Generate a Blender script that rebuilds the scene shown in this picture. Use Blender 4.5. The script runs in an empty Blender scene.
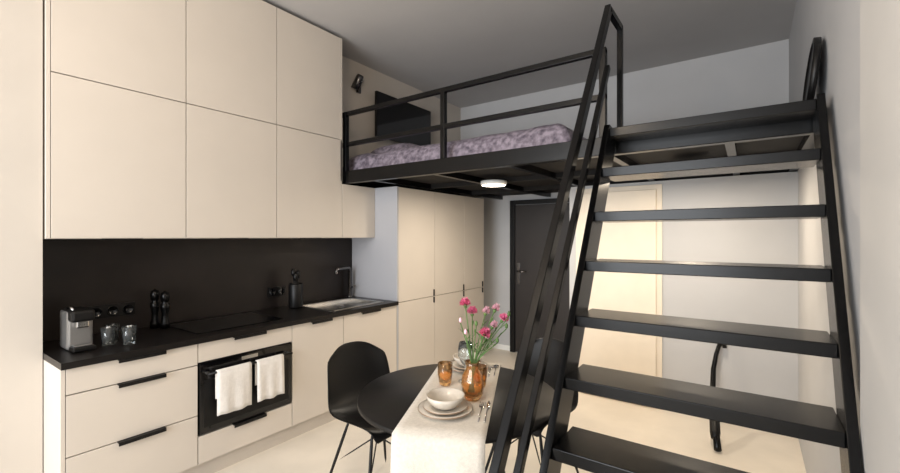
import bpy, bmesh, math, random
from mathutils import Vector, Matrix, noise
random.seed(4)
S=1.1; FZ=0.1
def C(p): return Vector((p[0]*S,p[1]*S,(p[2]-FZ)*S))
H=1.45
# ---------------------------------------------------------------- materials
def srgb(c):
    return tuple(((v/255)/12.92 if v/255<=.04045 else (((v/255)+.055)/1.055)**2.4) for v in c)+(1,)
def mat(name,col,rough=.5,metal=0,var=0,scale=8,bump=0,bscale=60,spec=.5,emit=0,trans=0,coat=0,col2=None,detail=4,sheen=0):
    m=bpy.data.materials.new(name); m.use_nodes=True
    n=m.node_tree; b=n.nodes['Principled BSDF']
    c=srgb(col); b.inputs['Base Color'].default_value=c
    b.inputs['Roughness'].default_value=rough; b.inputs['Metallic'].default_value=metal
    b.inputs['Specular IOR Level'].default_value=spec
    b.inputs['Transmission Weight'].default_value=trans
    b.inputs['Coat Weight'].default_value=coat
    b.inputs['Sheen Weight'].default_value=sheen
    if emit:
        b.inputs['Emission Color'].default_value=c; b.inputs['Emission Strength'].default_value=emit
    tc=n.nodes.new('ShaderNodeTexCoord')
    if var or col2:
        t=n.nodes.new('ShaderNodeTexNoise'); t.inputs['Scale'].default_value=scale; t.inputs['Detail'].default_value=detail
        n.links.new(tc.outputs['Object'],t.inputs['Vector'])
        r=n.nodes.new('ShaderNodeValToRGB')
        r.color_ramp.elements[0].position=.35; r.color_ramp.elements[1].position=.65
        d=srgb(col2) if col2 else tuple(min(1,x*(1-var)) for x in c[:3])+(1,)
        u=c if col2 else tuple(min(1,x*(1+var)) for x in c[:3])+(1,)
        r.color_ramp.elements[0].color=d; r.color_ramp.elements[1].color=u
        n.links.new(t.outputs['Fac'],r.inputs['Fac']); n.links.new(r.outputs['Color'],b.inputs['Base Color'])
    if bump:
        t=n.nodes.new('ShaderNodeTexNoise'); t.inputs['Scale'].default_value=bscale
        n.links.new(tc.outputs['Object'],t.inputs['Vector'])
        bp=n.nodes.new('ShaderNodeBump'); bp.inputs['Strength'].default_value=bump; bp.inputs['Distance'].default_value=.01
        n.links.new(t.outputs['Fac'],bp.inputs['Height']); n.links.new(bp.outputs['Normal'],b.inputs['Normal'])
    return m
M_wall=mat('wall_paint',(198,190,180),.85,var=.03,scale=2,bump=.05,bscale=200)
M_wallgrey=mat('wall_paint_grey',(186,186,187),.85,var=.03,scale=2)
M_pil=mat('wall_paint_lit',(194,192,189),.85,var=.03,scale=2)  # paler tone stands in for brighter light on the near wall
M_ceil=mat('ceiling_paint',(188,185,183),.9,var=.03,scale=1.5)
M_floor=mat('floor_concrete_tile',(228,219,205),.42,var=.06,scale=3,bump=.03,bscale=30,detail=8)
M_cab=mat('cabinet_laminate',(206,197,186),.5,var=.015,scale=3)
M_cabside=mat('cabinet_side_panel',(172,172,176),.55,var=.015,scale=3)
M_gap=mat('cabinet_gap_dark',(60,52,45),.8,var=.05)
M_black=mat('black_metal_powder',(5,5,6),.27,metal=.0,var=.1,scale=30,bump=.02,bscale=300,spec=.26)
M_blackm=mat('black_matte',(12,11,11),.42,var=.1,spec=.3)
M_splash=mat('backsplash_panel',(33,28,26),.35,var=.15,scale=4,spec=.3)
M_counter=mat('worktop_laminate',(19,16,15),.33,var=.2,scale=25,spec=.35)
M_glassblk=mat('black_glass',(6,6,8),.06,var=.05)
M_steel=mat('brushed_steel',(215,213,210),.28,metal=1,var=.05,scale=20)
M_gun=mat('gunmetal_tap',(110,108,108),.25,metal=1,var=.05,scale=20)
M_chrome=mat('chrome',(200,200,200),.12,metal=1,var=.02)
M_towel=mat('towel_cotton',(226,221,215),.95,var=.04,scale=40,bump=.4,bscale=200,sheen=.3)
M_linen=mat('linen_runner',(208,201,190),.9,var=.06,scale=90,bump=.3,bscale=400)
M_duvet=mat('duvet_print',(152,142,154),.5,col2=(84,76,88),scale=26,detail=6,bump=.12,bscale=14)
M_sheet=mat('mattress_fabric',(170,160,165),.9,var=.05)
M_under=mat('loft_underside',(30,28,27),.7,var=.1,scale=5,spec=.2)
M_doord=mat('entry_door_paint',(34,28,26),.5,var=.08,scale=5)
M_doorc=mat('cream_door_paint',(226,214,196),.5,var=.02)
M_white=mat('white_plastic',(235,235,232),.5,var=.02)
M_cer=mat('stoneware_glaze',(202,193,180),.25,var=.06,scale=30,coat=.3)
M_cer2=mat('stoneware_rim',(140,118,98),.35,var=.1,scale=30)
M_amber=mat('amber_glass',(253,204,140),.05,var=.04,trans=.92)
M_glass=mat('clear_glass',(240,245,245),.03,var=.01,trans=.97)
M_stem=mat('flower_stem',(84,116,60),.6,var=.2,scale=30)
M_pink=mat('carnation_petal',(240,120,160),.7,var=.25,scale=60)
M_pale=mat('pale_petal',(244,190,204),.7,var=.15,scale=60)
M_lamp=mat('lamp_diffuser',(255,240,220),.5,emit=10,var=.01)
M_coffee=mat('coffee_machine_body',(150,148,146),.3,metal=.7,var=.05)
M_window=mat('window_frame_paint',(60,60,62),.5,var=.03)
# ---------------------------------------------------------------- mesh builder
class B:
    def __init__(s): s.bm=bmesh.new(); s.mats=[]
    def mi(s,m):
        if m not in s.mats: s.mats.append(m)
        return s.mats.index(m)
    def _merge(s,t,m,smooth=False):
        i=s.mi(m); vm={}
        for v in t.verts: vm[v]=s.bm.verts.new(v.co)
        for f in t.faces:
            try:
                g=s.bm.faces.new([vm[v] for v in f.verts]); g.material_index=i; g.smooth=smooth
            except ValueError: pass
        t.free()
    def box(s,x0,x1,y0,y1,z0,z1,m,bev=0,rot=None,piv=None):
        t=bmesh.new(); bmesh.ops.create_cube(t,size=1)
        for v in t.verts:
            v.co=Vector((x0+(v.co.x+.5)*(x1-x0),y0+(v.co.y+.5)*(y1-y0),z0+(v.co.z+.5)*(z1-z0)))
        if bev: bmesh.ops.bevel(t,geom=t.edges[:],offset=bev,segments=2,profile=.5,affect='EDGES')
        if rot is not None:
            p=Vector(piv) if piv else Vector(((x0+x1)/2,(y0+y1)/2,(z0+z1)/2))
            for v in t.verts: v.co=p+rot@(v.co-p)
        s._merge(t,m); return s
    def prism(s,pts,x0,x1,m,bev=0):
        t=bmesh.new()
        a=[t.verts.new((x0,y,z)) for y,z in pts]; b=[t.verts.new((x1,y,z)) for y,z in pts]
        t.faces.new(a[::-1]); t.faces.new(b); k=len(pts)
        for i in range(k): t.faces.new((a[i],a[(i+1)%k],b[(i+1)%k],b[i]))
        bmesh.ops.recalc_face_normals(t,faces=t.faces[:])
        if bev: bmesh.ops.bevel(t,geom=t.edges[:],offset=bev,segments=2,profile=.5,affect='EDGES')
        s._merge(t,m); return s
    def beam(s,p0,p1,w,h,m,bev=.003):
        p0=Vector(p0);p1=Vector(p1);d=(p1-p0);L=d.length;d.normalize()
        up=Vector((0,0,1)) if abs(d.z)<.95 else Vector((0,1,0))
        r=d.cross(up).normalized(); u=r.cross(d).normalized()
        t=bmesh.new(); bmesh.ops.create_cube(t,size=1)
        for v in t.verts: v.co=Vector((v.co.x*w,v.co.y*L,v.co.z*h))
        if bev: bmesh.ops.bevel(t,geom=t.edges[:],offset=bev,segments=2,profile=.5,affect='EDGES')
        c=(p0+p1)/2
        for v in t.verts: v.co=c+r*v.co.x+d*v.co.y+u*v.co.z
        s._merge(t,m); return s
    def lathe(s,c,prof,m,seg=28,ax=None,ribs=0,ribamp=0):
        t=bmesh.new(); c=Vector(c); R=Matrix.Identity(3)
        if ax is not None: R=Vector((0,0,1)).rotation_difference(Vector(ax)).to_matrix()
        rings=[]
        for r,z in prof:
            if r<1e-6: rings.append([t.verts.new(c+R@Vector((0,0,z)))]); continue
            ring=[]
            for i in range(seg):
                a=2*math.pi*i/seg; rr=r*(1+ribamp*math.cos(a*ribs)) if ribs else r
                ring.append(t.verts.new(c+R@Vector((rr*math.cos(a),rr*math.sin(a),z))))
            rings.append(ring)
        for a,b in zip(rings,rings[1:]):
            for i in range(seg):
                j=(i+1)%seg
                if len(a)==1 and len(b)==1: continue
                if len(a)==1: t.faces.new((a[0],b[i],b[j]))
                elif len(b)==1: t.faces.new((a[i],a[j],b[0]))
                else: t.faces.new((a[i],a[j],b[j],b[i]))
        bmesh.ops.recalc_face_normals(t,faces=t.faces[:])
        s._merge(t,m,True); return s
    def tube(s,pts,r,m,seg=10,r1=None):
        pts=[Vector(p) for p in pts]; n=len(pts); t=bmesh.new(); rings=[]
        for k,p in enumerate(pts):
            d=(pts[min(k+1,n-1)]-pts[max(k-1,0)]).normalized()
            if k==0:
                u=d.orthogonal().normalized()
            else:
                u=(u-d*u.dot(d)).normalized()
            w=d.cross(u); rr=r if r1 is None else r+(r1-r)*k/(n-1)
            rings.append([t.verts.new(p+(u*math.cos(2*math.pi*i/seg)+w*math.sin(2*math.pi*i/seg))*rr) for i in range(seg)])
        for a,b in zip(rings,rings[1:]):
            for i in range(seg): t.faces.new((a[i],a[(i+1)%seg],b[(i+1)%seg],b[i]))
        t.faces.new(rings[0][::-1]); t.faces.new(rings[-1])
        s._merge(t,m,True); return s
    def sheet(s,P,m,th=.0,smooth=True):
        t=bmesh.new(); n=len(P);k=len(P[0])
        V=[[t.verts.new(P[i][j]) for j in range(k)] for i in range(n)]
        for i in range(n-1):
            for j in range(k-1): t.faces.new((V[i][j],V[i+1][j],V[i+1][j+1],V[i][j+1]))
        if th:
            t.normal_update()
            bmesh.ops.solidify(t,geom=t.faces[:],thickness=th)
        s._merge(t,m,smooth); return s
    def done(s,name,sub=0,conv=True,loc=None):
        for v in s.bm.verts:
            v.co=C(v.co) if conv else v.co*S
        me=bpy.data.meshes.new(name)
        if conv:
            xs=[v.co for v in s.bm.verts]
            mn=Vector([min(c[i] for c in xs) for i in range(3)]);mx=Vector([max(c[i] for c in xs) for i in range(3)])
            o=Vector(((mn.x+mx.x)/2,(mn.y+mx.y)/2,mn.z))
            for v in s.bm.verts: v.co-=o
        s.bm.to_mesh(me); s.bm.free()
        for m in s.mats: me.materials.append(m)
        ob=bpy.data.objects.new(name,me); bpy.context.collection.objects.link(ob)
        if conv: ob.location=o
        if sub:
            md=ob.modifiers.new('sub','SUBSURF'); md.levels=sub; md.render_levels=sub
        return ob
# ---------------------------------------------------------------- room shell
XL=-3.02; XR=.262; YB=4.5; YF=-2.2; ZC=3.09; XP=.24; XJ=-2.725; YJ=.522
B().box(XL-.1,XR+.1,YF-.1,YB+.1,FZ-.1,FZ,M_floor).done('floor')
B().box(XL-.1,XR+.1,YF-.1,YB+.1,ZC,ZC+.1,M_ceil).done('ceiling')
B().box(XL-.1,XL,YJ,YB,FZ,ZC,M_wall).box(XL-.1,XJ,YF,YJ,FZ,ZC,M_wall).done('wall_left')
B().box(XR,XR+.1,YF,YB,FZ,ZC,M_wallgrey).done('wall_right')
B().box(XP,XR-.0005,YF,1.56,FZ,ZC,M_pil).done('wall_right_pilaster')
B().box(XL-.1,XR+.1,YB,YB+.1,FZ,ZC,M_wallgrey).done('wall_back')
w=B()
w.box(XL,-2.7,YF-.1,YF,FZ,ZC,M_wall).box(-.2,XR,YF-.1,YF,FZ,ZC,M_wall).box(-2.7,-.2,YF-.1,YF,FZ,.5,M_wall).box(-2.7,-.2,YF-.1,YF,2.7,ZC,M_wall)
w.done('wall_front')
w=B()
for x in(-2.69,-1.47,-.25): w.box(x,x+.05,YF-.08,YF-.02,.51,2.69,M_window)
for z in(.51,2.64): w.box(-2.64,-.25,YF-.08,YF-.02,z,z+.05,M_window)
w.done('window_1')
BX=-1.3;BY=3.66;LU=1.885
B().box(BX,XR,BY,BY+.08,FZ,LU,M_wallgrey).box(BX,BX+.08,BY+.08,YB,FZ,LU,M_wall).done('wall_bathroom')
d=B()
d.box(-1.24,-.56,BY-.012,BY-.001,FZ,1.86,M_doorc,.003).box(-1.19,-.60,BY-.03,BY-.012,FZ+.01,1.82,M_doorc,.004)
d.done('door_2')
d=B()
dx0,dx1=-2.3,-1.4
d.box(dx0,dx0+.06,YB-.04,YB-.001,FZ,1.87,M_blackm,.003).box(dx1-.06,dx1,YB-.04,YB-.001,FZ,1.87,M_blackm,.003).box(dx0+.06,dx1-.06,YB-.04,YB-.001,1.82,1.87,M_blackm,.003)
d.box(dx0+.065,dx1-.065,YB-.03,YB-.001,FZ+.01,1.815,M_doord,.004)
d.box(dx0+.09,dx0+.13,YB-.036,YB-.03,.9,1.15,M_gun,.002).tube([(dx0+.11,YB-.036,1.05),(dx0+.11,YB-.08,1.05),(dx0+.22,YB-.08,1.05)],.008,M_gun)
d.done('door_1')
B().box(-2.9,dx0-.002,YB-.012,YB-.001,FZ,FZ+.06,M_white,.002).done('baseboard_back')
B().box(XJ+.001,XJ+.012,YF+.01,.50,FZ,FZ+.06,M_white,.002).done('baseboard_left')
# ---------------------------------------------------------------- kitchen
XF=-2.45; XU=-2.71; g=.0025; YT=2.68
def pull(b,x,yc,z,L=.2):
    b.box(x-.012,x+.022,yc-L/2,yc+L/2,z-.003,z+.004,M_blackm,.0015)
    b.box(x+.016,x+.022,yc-L/2,yc+L/2,z-.014,z-.003,M_blackm,.0015)
base=B()
ys=[.526,1.09,1.67,2.10,YT-.001]
base.box(XL+.003,XF-.02,.542,ys[-1]-.001,.2,.865,M_gap)
base.box(XL+.003,XF,.526,.542,FZ,.868,M_cab,.001)
base.box(XL+.003,XF-.05,.542,ys[-1],FZ,.199,M_cab)
def front(b,y0,y1,z0,z1,x=XF): b.box(x-.018,x,y0+g,y1-g,z0+g,z1-g,M_cab,.0012)
for z0,z1 in((.205,.475),(.475,.75),(.75,.868)):
    front(base,.542,ys[1],z0,z1); pull(base,XF,.83,z1-.003)
front(base,ys[1],ys[2],.76,.868); pull(base,XF,1.38,.865)
front(base,ys[1],ys[2],.205,.36); pull(base,XF,1.38,.357)
front(base,ys[2],ys[3],.205,.868); pull(base,XF,1.9,.865,.17)
front(base,ys[3],ys[4],.205,.868); pull(base,XF,2.37,.865,.2)
base.done('kitchen_base_cabinets')
ov=B()
ov.box(XF-.018,XF+.004,ys[1]+.006,ys[2]-.006,.366,.756,M_glassblk,.003)
ov.box(XF+.004,XF+.006,ys[1]+.03,ys[2]-.03,.40,.66,M_blackm,.001)
for y in(1.13,1.63): ov.beam((XF+.003,y,.70),(XF+.045,y,.70),.012,.012,M_steel)
ov.tube([(XF+.045,1.12,.70),(XF+.045,1.64,.70)],.007,M_blackm)
ov.box(XF+.004,XF+.0055,1.33,1.43,.722,.742,M_steel)
ov.done('oven')
def towel(y0,y1,zb,zf):
    P=[];k=10;xb=XF+.045
    path=[(xb-.012,zb+ (.70-zb)*i/6) for i in range(6)]+[(xb-.012+.0,.70),(xb-.006,.711),(xb+.004,.7125),(xb+.012,.705)]+[(xb+.013,.70-(.70-zf)*i/8) for i in range(1,9)]
    for i,(x,z) in enumerate(path):
        row=[]
        for j in range(k):
            y=y0+(y1-y0)*j/(k-1); a=max(0,(.70-z)/.25)
            row.append((x+(.008*math.sin(j*1.6+y0*9)*a if i>8 else 0)+(.004 if i>8 else 0),y,z+ (.003*math.sin(j) if i==len(path)-1 else 0)))
        P.append(row)
    B().sheet(P,M_towel,.006).done('kitchen_towel')
towel(1.165,1.36,.55,.46); towel(1.395,1.57,.56,.465)
sx0,sx1,sy0,sy1=-2.90,-2.52,2.04,2.56
ct=B(); zt0,zt1=.87,.9
for a in((XL+.003,XF+.02,.524,sy0),(XL+.003,XF+.02,sy1,YT-.001),(XL+.003,sx0,sy0,sy1),(sx1,XF+.02,sy0,sy1)):
    ct.box(a[0],a[1],a[2],a[3],zt0,zt1,M_counter)
ct.done('worktop')
B().box(XL+.001,XL+.012,.526,YT-.001,.901,1.435,M_splash).done('backsplash')
B().box(-2.93,-2.53,1.12,1.66,.901,.906,M_glassblk,.002).done('induction_cooktop')
sk=B()
sk.box(sx0-.015,sx1+.015,sy0-.015,sy0+.012,.901,.905,M_steel).box(sx0-.015,sx1+.015,sy1-.012,sy1+.015,.901,.905,M_steel)
sk.box(sx0-.015,sx0+.012,sy0,sy1,.901,.905,M_steel).box(sx1-.012,sx1+.015,sy0,sy1,.901,.905,M_steel)
sk.box(sx0+.006,sx0+.012,sy0+.006,sy1-.006,.88,.903,M_steel).box(sx1-.012,sx1-.006,sy0+.006,sy1-.006,.88,.903,M_steel)
sk.box(sx0+.006,sx1-.006,sy0+.006,sy0+.012,.88,.903,M_steel).box(sx0+.006,sx1-.006,sy1-.012,sy1-.006,.88,.903,M_steel)
sk.box(sx0+.006,sx1-.006,sy0+.006,sy1-.006,.872,.88,M_steel).lathe((-2.72,2.3,.88),[(0,.003),(.03,.003),(.033,0)],M_chrome)
sk.done('kitchen_sink')
fa=B(); fx,fy=-2.955,2.605
fa.lathe((fx,fy,.9),[(0,.001),(.024,.001),(.024,.012),(.017,.016),(.017,.24),(0,.245)],M_gun,16)
fa.tube([(fx,fy,1.12),(fx,fy,1.155),(fx+.01,fy-.02,1.17),(fx+.05,fy-.1,1.172),(fx+.06,fy-.2,1.168),(fx+.065,fy-.21,1.13)],.013,M_gun)
fa.tube([(fx+.015,fy,.99),(fx+.06,fy+.01,1.01)],.008,M_gun)
fa.done('kitchen_faucet')
up=B()
yu=[.53,1.14,1.725,2.31,YT]; zb,zm,zt=1.44,2.235,3.06
up.box(XL+.003,XU-.02,.546,2.30,zb+.004,zt,M_gap).box(XL+.003,XU-.02,2.30,YT-.002,zb+.004,1.878,M_gap)
up.box(XL+.003,XU,.53,.546,zb,zt,M_cab,.001).box(XL+.003,XU,2.292,2.31,1.9,zt,M_cab,.001)
for i in range(3):
    y0=yu[i] if i else .546; y1=yu[i+1] if i<2 else 2.292
    front(up,y0,y1 if i<2 else 2.31,zb,zm,XU); front(up,y0,y1,zm,zt,XU)
    yc=(yu[i]+yu[i+1])/2
    up.box(XU-.03,XU+.004,yc-.085,yc+.085,zb-.007,zb-.0005,M_blackm,.001)
front(up,2.31,YT,zb,1.88,XU)
up.box(XL+.003,XU-.002,.546,YT-.002,zb-.0,zb+.004,M_cab)
up.done('kitchen_wall_cabinets')
tl=B()
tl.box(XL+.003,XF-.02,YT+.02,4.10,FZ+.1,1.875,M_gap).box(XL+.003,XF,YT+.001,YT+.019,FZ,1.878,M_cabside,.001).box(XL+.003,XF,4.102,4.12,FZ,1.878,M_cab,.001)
tl.box(XL+.003,XF-.05,YT+.02,4.10,FZ,FZ+.1,M_cab)
yy=[YT+.019,3.21,3.72,4.102]
for i in range(3):
    front(tl,yy[i],yy[i+1],.205,.885); front(tl,yy[i],yy[i+1],.885,1.876)
    y=yy[i+1]-.02
    tl.box(XF-.001,XF+.014,y-.003,y+.003,.89,.95,M_blackm,.001); tl.box(XF-.001,XF+.014,y-.003,y+.003,.825,.88,M_blackm,.001)
tl.done('tall_cabinet')
for y,n in((.87,3),(1.91,2)):
    b=B(); L=.075*n
    b.box(XL+.0125,XL+.021,y-L/2,y+L/2,.985,1.06,M_blackm,.002)
    for i in range(n): b.lathe((XL+.021,y-L/2+.0375+.075*i,1.0225),[(.026,0),(.028,.003),(.024,.003),(.022,.0005),(0,.0005)],M_glassblk,18,ax=(1,0,0))
    b.done('wall_socket')
cm=B(); cx,cy=-2.68,.645
cm.box(cx-.11,cx+.02,cy-.05,cy+.05,.902,1.09,M_coffee,.012)
cm.box(cx-.11,cx+.07,cy-.046,cy+.046,1.04,1.095,M_blackm,.012)
cm.box(cx+.02,cx+.09,cy-.044,cy+.044,.902,.925,M_blackm,.006)
cm.box(cx+.03,cx+.08,cy-.034,cy+.034,.925,.929,M_chrome,.001)
cm.box(cx+.0,cx+.06,cy-.025,cy+.025,1.01,1.045,M_chrome,.006)
cm.tube([(cx-.05,cy-.034,1.095),(cx-.0,cy-.034,1.112),(cx+.05,cy-.034,1.1)],.005,M_chrome)
cm.done('coffee_machine')
for x,y in((-2.66,.755),(-2.60,.825),(-2.73,.79)):
    B().lathe((x,y,.9015),[(0,0),(.025,0),(.032,.088),(.03,.088),(.024,.012),(0,.012)],M_glass,20,ribs=10,ribamp=.02).done('drinking_glass')
for x,y,h in((-2.92,1.055,1.),(-2.87,1.09,.95)):
    B().lathe((x,y,.9015),[(0,0),(.025,0),(.025,.03*h),(.019,.05*h),(.017,.09*h),(.024,.125*h),(.024,.15*h),(.014,.158*h),(.022,.172*h),(.025,.2*h),(.02,.222*h),(.008,.228*h),(0,.236*h)],M_black,20).done('pepper_mill')
u=B(); ux,uy=-2.86,1.98
u.lathe((ux,uy,.9015),[(0,0),(.048,0),(.052,.01),(.052,.18),(.046,.19),(.043,.185),(.045,.02),(0,.015)],M_blackm,24)
for a,(dx,dy,h) in enumerate(((.01,.015,.3),(-.015,-.01,.32),(.02,-.015,.28),(-.01,.02,.29))):
    u.tube([(ux,uy,.93),(ux+dx,uy+dy,.9+h*.85)],.006,M_blackm)
    u.lathe((ux+dx,uy+dy,.9+h*.75),[(0,0),(.014,.01),(.018,.03),(.014,.055),(0,.065)],M_blackm,12)
u.done('utensil_holder')
# ---------------------------------------------------------------- loft
LY=2.33; xpost=-.65
lf=B(); zt=1.985
lf.box(XL+.002,XR-.002,LY+.05,YB-.003,1.935,1.965,M_under)
lf.box(XL+.002,XR-.002,LY,LY+.05,1.885,zt,M_black,.003)
lf.box(XL+.002,XL+.05,LY+.05,YB-.003,1.89,1.965,M_black).box(XR-.05,XR-.002,LY+.05,YB-.003,1.89,1.965,M_black)
for x in(-2.45,-1.85,-1.25,-.65,-.1): lf.box(x,x+.04,LY+.05,YB-.003,1.89,1.935,M_black)
for y in(3.1,3.8): lf.box(XL+.05,XR-.05,y,y+.04,1.895,1.935,M_under)
lf.box(XL+.05,XR-.05,LY+.05,YB-.003,1.965,zt,M_blackm)
lf.done('loft_platform')
rl=B()
for x in(XL+.025,-2.715,-1.72,xpost): rl.box(x-.018,x+.018,LY+.005,LY+.041,zt,2.46,M_black,.003)
for z in(2.19,2.44): rl.box(XL+.005,xpost+.018,LY+.006,LY+.040,z-.002,z+.03,M_black,.003)
rl.done('loft_guard_rail')
def YN(n): return 2.298-.124*n
def ZN(n): return 1.985-.2125*(n-1)
sl=.2125/.124
st=B(); xa,xb=-.567,.21
xo=-.595; xr=.236
def strg(x0,x1):
    yb=(FZ-1.985)/sl+2.174
    a=.155
    st.prism([(yb-.015,FZ+.0005),(yb-.015+a,FZ+.0005),(LY-.001,zt),(2.174+.0,zt+.02),(2.174-.015+.01,zt+.02)],x0,x1,M_black,.002)
strg(xo,xa); strg(xb,xr)
for n in range(1,10):
    y,z=YN(n),ZN(n)
    st.box(xa,xb,y-.012,min(y+.2,LY-.002),z-.043,z,M_black,.003)
hx=-.612
def hz(y): return .78+(y-1.12)*1.56
y0=.84
st.beam((hx,y0,hz(y0)),(hx,2.32,2.66),.03,.045,M_black)
st.beam((hx,y0,hz(y0)),(hx,y0+.0,FZ+.001),.03,.03,M_black)
st.beam((hx,2.31,2.65),(hx,2.56,2.65),.03,.035,M_black)
st.beam((hx,2.56,2.665),(hx,2.56,zt+.001),.03,.03,M_black)
st.beam((hx,y0+.08,hz(y0)-.17),(hx,2.3,hz(2.3)-.28),.025,.03,M_black)
st.done('loft_staircase')
P=[];nx,ny=90,70;x0,x1,y0_,y1=-2.88,-.86,2.43,4.25
for i in range(nx+1):
    row=[]
    for j in range(ny+1):
        u_=i/nx;v=j/ny;x=x0+(x1-x0)*u_;y=y0_+(y1-y0_)*v
        e=min(u_,1-u_)*12; e2=min(v,1-v)*11; ed=min(1,e,e2)
        z=1.992+.17*math.sqrt(max(0,1-(1-ed)**2))
        z+=ed*(.025*noise.noise(Vector((x*3,y*3,0)))+.018*abs(noise.noise(Vector((x*6+y*2,y*5-x*2,3))))+.025*max(0,math.sin(x*1.7+1)))
        row.append((x,y,max(1.99,z)))
    P.append(row)
bd=B().box(-2.85,-.9,2.46,4.22,zt+.002,2.09,M_sheet,.03).sheet(P,M_duvet,0)
for k in range(2):
    P=[]
    for i in range(17):
        row=[]
        for j in range(17):
            a=i/16*2-1;b_=j/16*2-1
            row.append((-2.62+.24*a,3.0+.62*k+.27*b_,2.19+.1*math.sqrt(max(0,(1-a**4)*(1-b_**4)))))
        P.append(row)
    bd.sheet(P,M_duvet,0)
bd.done('loft_bed')
B().box(XL+.05,XL+.08,2.93,3.78,2.42,2.86,M_glassblk,.004).box(XL+.001,XL+.05,3.3,3.5,2.55,2.7,M_blackm).done('wall_television')
s_=B(); yl=2.76
s_.box(XL+.001,XL+.02,yl-.025,yl+.025,2.80,2.9,M_gun,.003).tube([(XL+.02,yl,2.87),(XL+.08,yl-.01,2.9)],.008,M_gun)
s_.lathe((XL+.06,yl-.02,2.95),[(0,0),(.03,0),(.035,-.02),(.042,-.14),(.036,-.14),(.03,-.02),(0,-.015)],M_gun,20,ax=(.4,.2,1)).done('wall_spotlight')
for x,y in((-1.68,2.98),(-.30,2.95)):  # second lamp is added to light the cream door, hidden behind a tread
    B().lathe((x,y,1.8925),[(0,-.032),(.095,-.032),(.105,-.024),(.105,0),(0,0)],M_white,32).lathe((x,y,1.8925),[(0,-.034),(.092,-.034),(.094,-.0325)],M_lamp,32).done('ceiling_lamp')
mr=B(); R0=.165
axm=Vector((-1,0,.10)).normalized(); cM=Vector((.222,2.47,1.99+R0+.003))
mr.lathe(cM,[(0,-.012),(R0,-.012),(R0,.012),(R0-.02,.014),(R0-.022,.008),(0,.008)],M_blackm,56,ax=axm)
mr.done('round_mirror')
um=B(); ax=-.185
um.tube([(ax+.02,3.12,FZ+.022),(ax+.0,3.25,FZ+.1),(ax-.03,3.5,.36),(ax-.03,3.57,.5),(ax-.015,3.60,.6),(ax+.005,3.62,.68)],.022,M_black,12,.013)
um.lathe((ax+.0,3.22,FZ+.085),[(0,-.05),(.024,-.04),(.03,0),(.03,.1),(.02,.13),(0,.13)],M_blackm,14,ax=(-.06,.6,.55))
um.tube([(ax+.005,3.62,.66),(ax+.012,3.625,.7),(ax+.03,3.625,.70),(ax+.035,3.625,.65)],.014,M_blackm,10)
um.done('umbrella')
# ---------------------------------------------------------------- table
TX,TY,TZ,TR=-1.04,1.53,.77,.43
t=B()
t.lathe((TX,TY,TZ-.025),[(0,0),(TR-.012,0),(TR,.008),(TR,.022),(TR-.003,.025),(0,.025)],M_blackm,72)
for k in range(4):
    a=math.radians(45+90*k)
    t.tube([(TX+.12*math.cos(a),TY+.12*math.sin(a),TZ-.025),(TX+.27*math.cos(a),TY+.27*math.sin(a),FZ)],.016,M_blackm,12,.011)
t.lathe((TX,TY,TZ-.045),[(0,0),(.16,0),(.16,.02),(0,.02)],M_blackm,24)
t.done('round_dining_table')
v=Vector((.424,-.906,0)); ww=Vector((.906,.424,0)); cc=Vector((TX,TY,0))
P=[]
path=[(-.44,TZ-.20),(-.44,TZ-.1),(-.438,TZ-.02),(-.43,TZ+.004)]+[(-.43+.86*i/12,TZ+.004) for i in range(1,12)]+[(.43,TZ+.004),(.438,TZ-.02),(.442,TZ-.08),(.447,TZ-.16),(.45,TZ-.28)]
for i,(s0,z) in enumerate(path):
    row=[]
    for j in range(13):
        q=-.16+.32*j/12; hang=max(0,TZ-z)
        o=cc+v*(s0+ (.05*hang*math.sin(j*.9)))+ww*q
        row.append((o.x,o.y,z))
    P.append(row)
B().sheet(P,M_linen,-.003).done('table_runner')
ZT=TZ+.0085
def plate(c,r,z,m=M_cer): return [(0,0),(r*.6,0),(r,.014),(r,.018),(r*.6,.006),(0,.006)]
def setting(c,bowl=True):
    b=B(); x,y=c
    b.lathe((x,y,ZT),plate(c,.105,0),M_cer,40); b.lathe((x,y,ZT+.0105),[(0,0),(.055,0),(.086,.012),(.086,.016),(.055,.006),(0,.006)],M_cer,40)
    b.lathe((x,y,ZT+.0105),[(.0862,.012),(.0875,.014),(.0862,.0165)],M_cer2,40)
    b.lathe((x,y,ZT),[(.1052,.0135),(.1065,.016),(.1052,.0185)],M_cer2,40)
    b.done('plate_stack')
    B().lathe((x,y,ZT+.0178),[(0,0),(.034,0),(.05,.01),(.07,.033),(.074,.048),(.071,.048),(.064,.033),(.044,.013),(0,.009)],M_cer,40,ribs=20,ribamp=.006).done('soup_bowl')
setting((-.955,1.318)); setting((-1.17,1.81))
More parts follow.
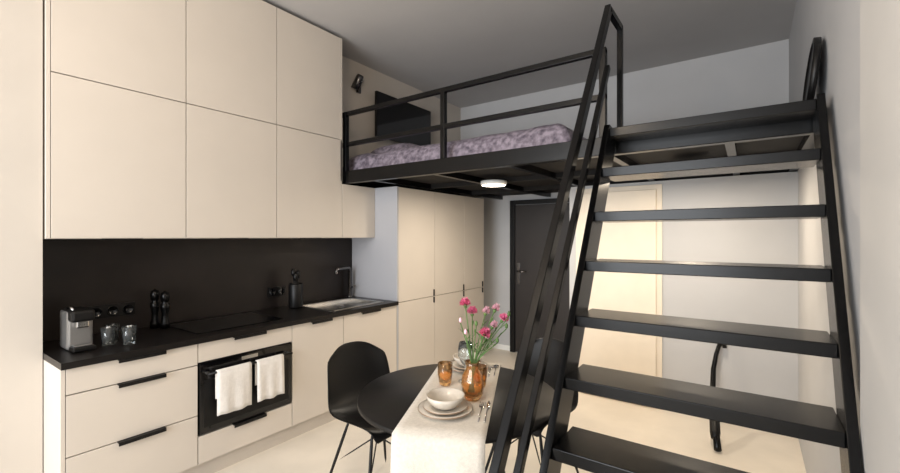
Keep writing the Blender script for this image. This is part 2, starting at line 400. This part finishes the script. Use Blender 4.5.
def cutlery(o,dir_,kind):
    b=B(); o=Vector(o);d=Vector(dir_).normalized(); n_=Vector((-d.y,d.x,0)); z=Vector((0,0,1))
    def q(s,t_,h=0): return o+d*s+n_*t_+z*h
    b.tube([q(0,0,.003),q(.06,0,.003),q(.12,0,.004)],.0032,M_chrome,8,.002)
    if kind=='fork':
        b.sheet([[q(.118,-.004,.005),q(.118,.004,.005)],[q(.13,-.011,.003),q(.13,.011,.003)],[q(.145,-.012,.003),q(.145,.012,.003)]],M_chrome,.0015)
        for k in(-.0105,-.0035,.0035,.0105): b.tube([q(.145,k,.003),q(.178,k,.005)],.0016,M_chrome,6)
    elif kind=='knife':
        b.sheet([[q(.11,-.006,.004),q(.11,.006,.004)],[q(.17,-.008,.003),q(.17,.006,.003)],[q(.2,0,.003),q(.2,.004,.003)]],M_chrome,.0015)
    else:
        P=[[q(.118+.05*i/6, (.015*math.sin(math.pi*(i+.3)/6.6))*(j/3-1),.006-.003*math.sin(math.pi*i/6)*(1-(j/3-1)**2)) for j in range(7)] for i in range(7)]
        b.sheet(P,M_chrome,.001)
    b.done('dinner_'+kind)
for k,kind in((.122,'fork'),(.145,'knife')):
    pp=cc+v*.30+ww*k; cutlery((pp.x,pp.y,ZT),(-v),kind)
pp=cc-v*.22+ww*.14; cutlery((pp.x,pp.y,ZT),-v,'spoon')
pp=cc-v*.2+ww*.115; cutlery((pp.x,pp.y,ZT),-v,'fork')
def tumbler(x,y,m,nm,h=.1,r=.032):
    B().lathe((x,y,ZT),[(0,0),(r*.72,0),(r*.85,.01),(r,h*.5),(r*1.02,h),(r*.94,h),(r*.9,h*.5),(r*.7,.016),(0,.014)],m,30,ribs=10,ribamp=.03).done(nm)
tumbler(-1.128,1.555,M_amber,'amber_tumbler'); tumbler(-.985,1.62,M_amber,'amber_tumbler',.095)
def wine(x,y):
    B().lathe((x,y,ZT),[(0,0),(.032,0),(.032,.002),(.004,.006),(.004,.07),(.02,.085),(.036,.12),(.036,.14),(.03,.18),(.0285,.18),(.034,.14),(.034,.12),(.018,.088),(0,.08)],M_glass,28).done('wine_glass')
wine(-1.08,1.65)
vx,vy=-.938,1.487
B().lathe((vx,vy,ZT),[(0,0),(.03,0),(.042,.02),(.046,.06),(.04,.1),(.028,.12),(.026,.135),(.034,.155),(.031,.155),(.023,.135),(.025,.12),(.036,.1),(.042,.06),(.038,.024),(0,.01)],M_amber,36,ribs=12,ribamp=.03).done('amber_vase')
fl=B()
rt=Vector((.816,.578,0)); fw=Vector((-.578,.816,0))
tips=[(-.03,.385,.0,1),(.0,.345,.03,0),(.055,.35,.02,2),(.09,.37,-.02,2),(.125,.32,.02,0),(.085,.29,.03,2),(.045,.27,-.03,1),(-.03,.27,-.02,3),(.015,.30,0,3),(.14,.29,0,3),(.06,.24,.03,2),(-.05,.31,.02,3),(.1,.235,-.02,3),(.15,.34,0,3)]
for r_,h_,f_,k in tips:
    e=Vector((vx,vy,ZT+h_))+rt*r_+fw*f_
    b0=Vector((vx,vy,ZT+.02))-rt*r_*.15; b1=Vector((vx,vy,ZT+.15))+rt*r_*.12+fw*f_*.1
    mid=b1.lerp(e,.5)-rt*r_*.06
    fl.tube([b0,b1,mid,e],.0022,M_stem,6)
    for s_i in range(3):
        a=b1.lerp(e,.3+.22*s_i); dd=(rt*random.uniform(-1,1)+fw*random.uniform(-1,1)+Vector((0,0,.7))).normalized()
        L=.045; n_=dd.cross(Vector((0,0,1))).normalized()*.004
        fl.sheet([[a-n_*.3,a+n_*.3],[a+dd*L*.5-n_,a+dd*L*.5+n_],[a+dd*L-n_*.2-Vector((0,0,.008)),a+dd*L+n_*.2-Vector((0,0,.008))]],M_stem,0)
    if k in(0,1,2):
        m=M_pink if k<2 else M_pale; R0=.025 if k<2 else .018
        ax=(e-mid).normalized()
        fl.lathe(e-ax*.012,[(0,0),(.006,.003),(.008,.015),(.007,.02)],M_stem,8,ax=ax)
        for lay in range(5):
            npt=18; rot=Vector((0,0,1)).rotation_difference(ax).to_matrix()
            rr=R0*(1-.13*lay); P=[]
            for i in range(4):
                row=[]
                for j in range(npt+1):
                    a=2*math.pi*(j%npt)/npt; q=i/3
                    rad=rr*q*(1+.12*math.cos(5*a+lay)*q); z=.004*lay+ rr*(.25+.22*lay)*q+ .006*q*math.sin(9*a+lay*2)
                    row.append(e+rot@Vector((rad*math.cos(a)+.0005,rad*math.sin(a),z)))
                P.append(row)
            fl.sheet(P,m,0)
    else:
        fl.lathe(e,[(0,0),(.006,.004),(.007,.014),(.003,.022),(0,.024)],M_stem if r_>0 else M_pale,8)
fl.done('carnation_bouquet')
# ---------------------------------------------------------------- chairs
def chair(x,y,rotz):
    b=B(); 
    prof=[(.235,.405,.17),(.225,.428,.185),(.17,.435,.205),(.06,.415,.215),(-.06,.405,.215),(-.13,.42,.212),(-.175,.47,.205),(-.2,.54,.2),(-.22,.61,.195),(-.24,.68,.185),(-.255,.73,.165),(-.26,.75,.13)]
    P=[]
    for i,(yy2,z,w2) in enumerate(prof):
        row=[];s0=i/(len(prof)-1)
        for j in range(13):
            q=j/12*2-1
            seat=max(0,1-abs(s0-.3)/.35)
            back=max(0,(s0-.4)/.6)
            row.append((w2*q, yy2+.055*abs(q)**2.5*min(1,back*2.2), z+ (.05*seat)*abs(q)**3 - (.025*abs(q)**3 if i==0 else 0) - (.05*abs(q)**3 if i>=10 else 0)))
        P.append(row)
    b.sheet(P,M_blackm,.009)
    for sx in(-1,1):
        for sy in(-1,1):
            top=Vector((sx*.1,.0+sy*.1,.405)); bot=Vector((sx*.2,sy*.2,.0))
            b.tube([top,top.lerp(bot,.5),bot],.0095,M_blackm,10,.0075)
        b.tube([(sx*.1,-.1,.395),(sx*.1,.1,.395)],.007,M_blackm)
        b.tube([(sx*.1,sx*.1,.395),(-sx*.1,sx*.1,.395)],.007,M_blackm)
        b.tube([(sx*.16,-.16,.16),(-sx*.1,.1,.395)],.0045,M_blackm,8)
        b.tube([(sx*.16,.16,.16),(-sx*.1,-.1,.395)],.0045,M_blackm,8)
    o=b.done('dining_chair',sub=1,conv=False)
    o.location=C((x,y,FZ)); o.rotation_euler=(0,0,rotz)
chair(-1.60,1.60,math.radians(-100)); chair(-.97,2.13,math.radians(176))
# ---------------------------------------------------------------- lights
def area(name,loc,rot,sx,sy,e,col,shape='RECTANGLE'):
    l=bpy.data.lights.new(name,'AREA'); l.shape=shape; l.size=sx*S; l.size_y=sy*S; l.energy=e; l.color=col
    o=bpy.data.objects.new(name,l); bpy.context.collection.objects.link(o); o.location=C(loc); o.rotation_euler=rot
area('window_daylight',(-1.45,YF-.15,1.6),(math.radians(90),0,0),2.4,2.1,225,(.93,.965,1))
def pt(name,loc,e,col,r=.08):
    l=bpy.data.lights.new(name,'POINT'); l.energy=e; l.color=col; l.shadow_soft_size=r
    o=bpy.data.objects.new(name,l); bpy.context.collection.objects.link(o); o.location=C(loc)
pt('room_warm_light',(-1.0,.3,2.6),42,(1,.80,.58),.15)  # warm point light out of view, without any fixture
area('loft_lamp_light',(-1.68,2.98,1.855),(0,0,0),.17,.17,16,(1,.88,.72),'DISK')
area('added_door_light',(-.30,2.95,1.855),(0,0,0),.17,.17,15,(1,.84,.64),'DISK')  # light of the added second lamp, aimed down near the cream door
wd=bpy.data.worlds.new('World'); bpy.context.scene.world=wd; wd.use_nodes=True
wd.node_tree.nodes['Background'].inputs[0].default_value=(.55,.65,.8,1); wd.node_tree.nodes['Background'].inputs[1].default_value=.6
cam=bpy.data.cameras.new('camera'); cam.sensor_width=36; cam.lens=424/900*36; cam.clip_start=.02
co=bpy.data.objects.new('camera',cam); bpy.context.collection.objects.link(co)
co.location=C((0,0,H)); co.rotation_euler=(math.radians(90),0,math.radians(35.3))
bpy.context.scene.camera=co
bpy.context.scene.view_settings.view_transform='Standard'
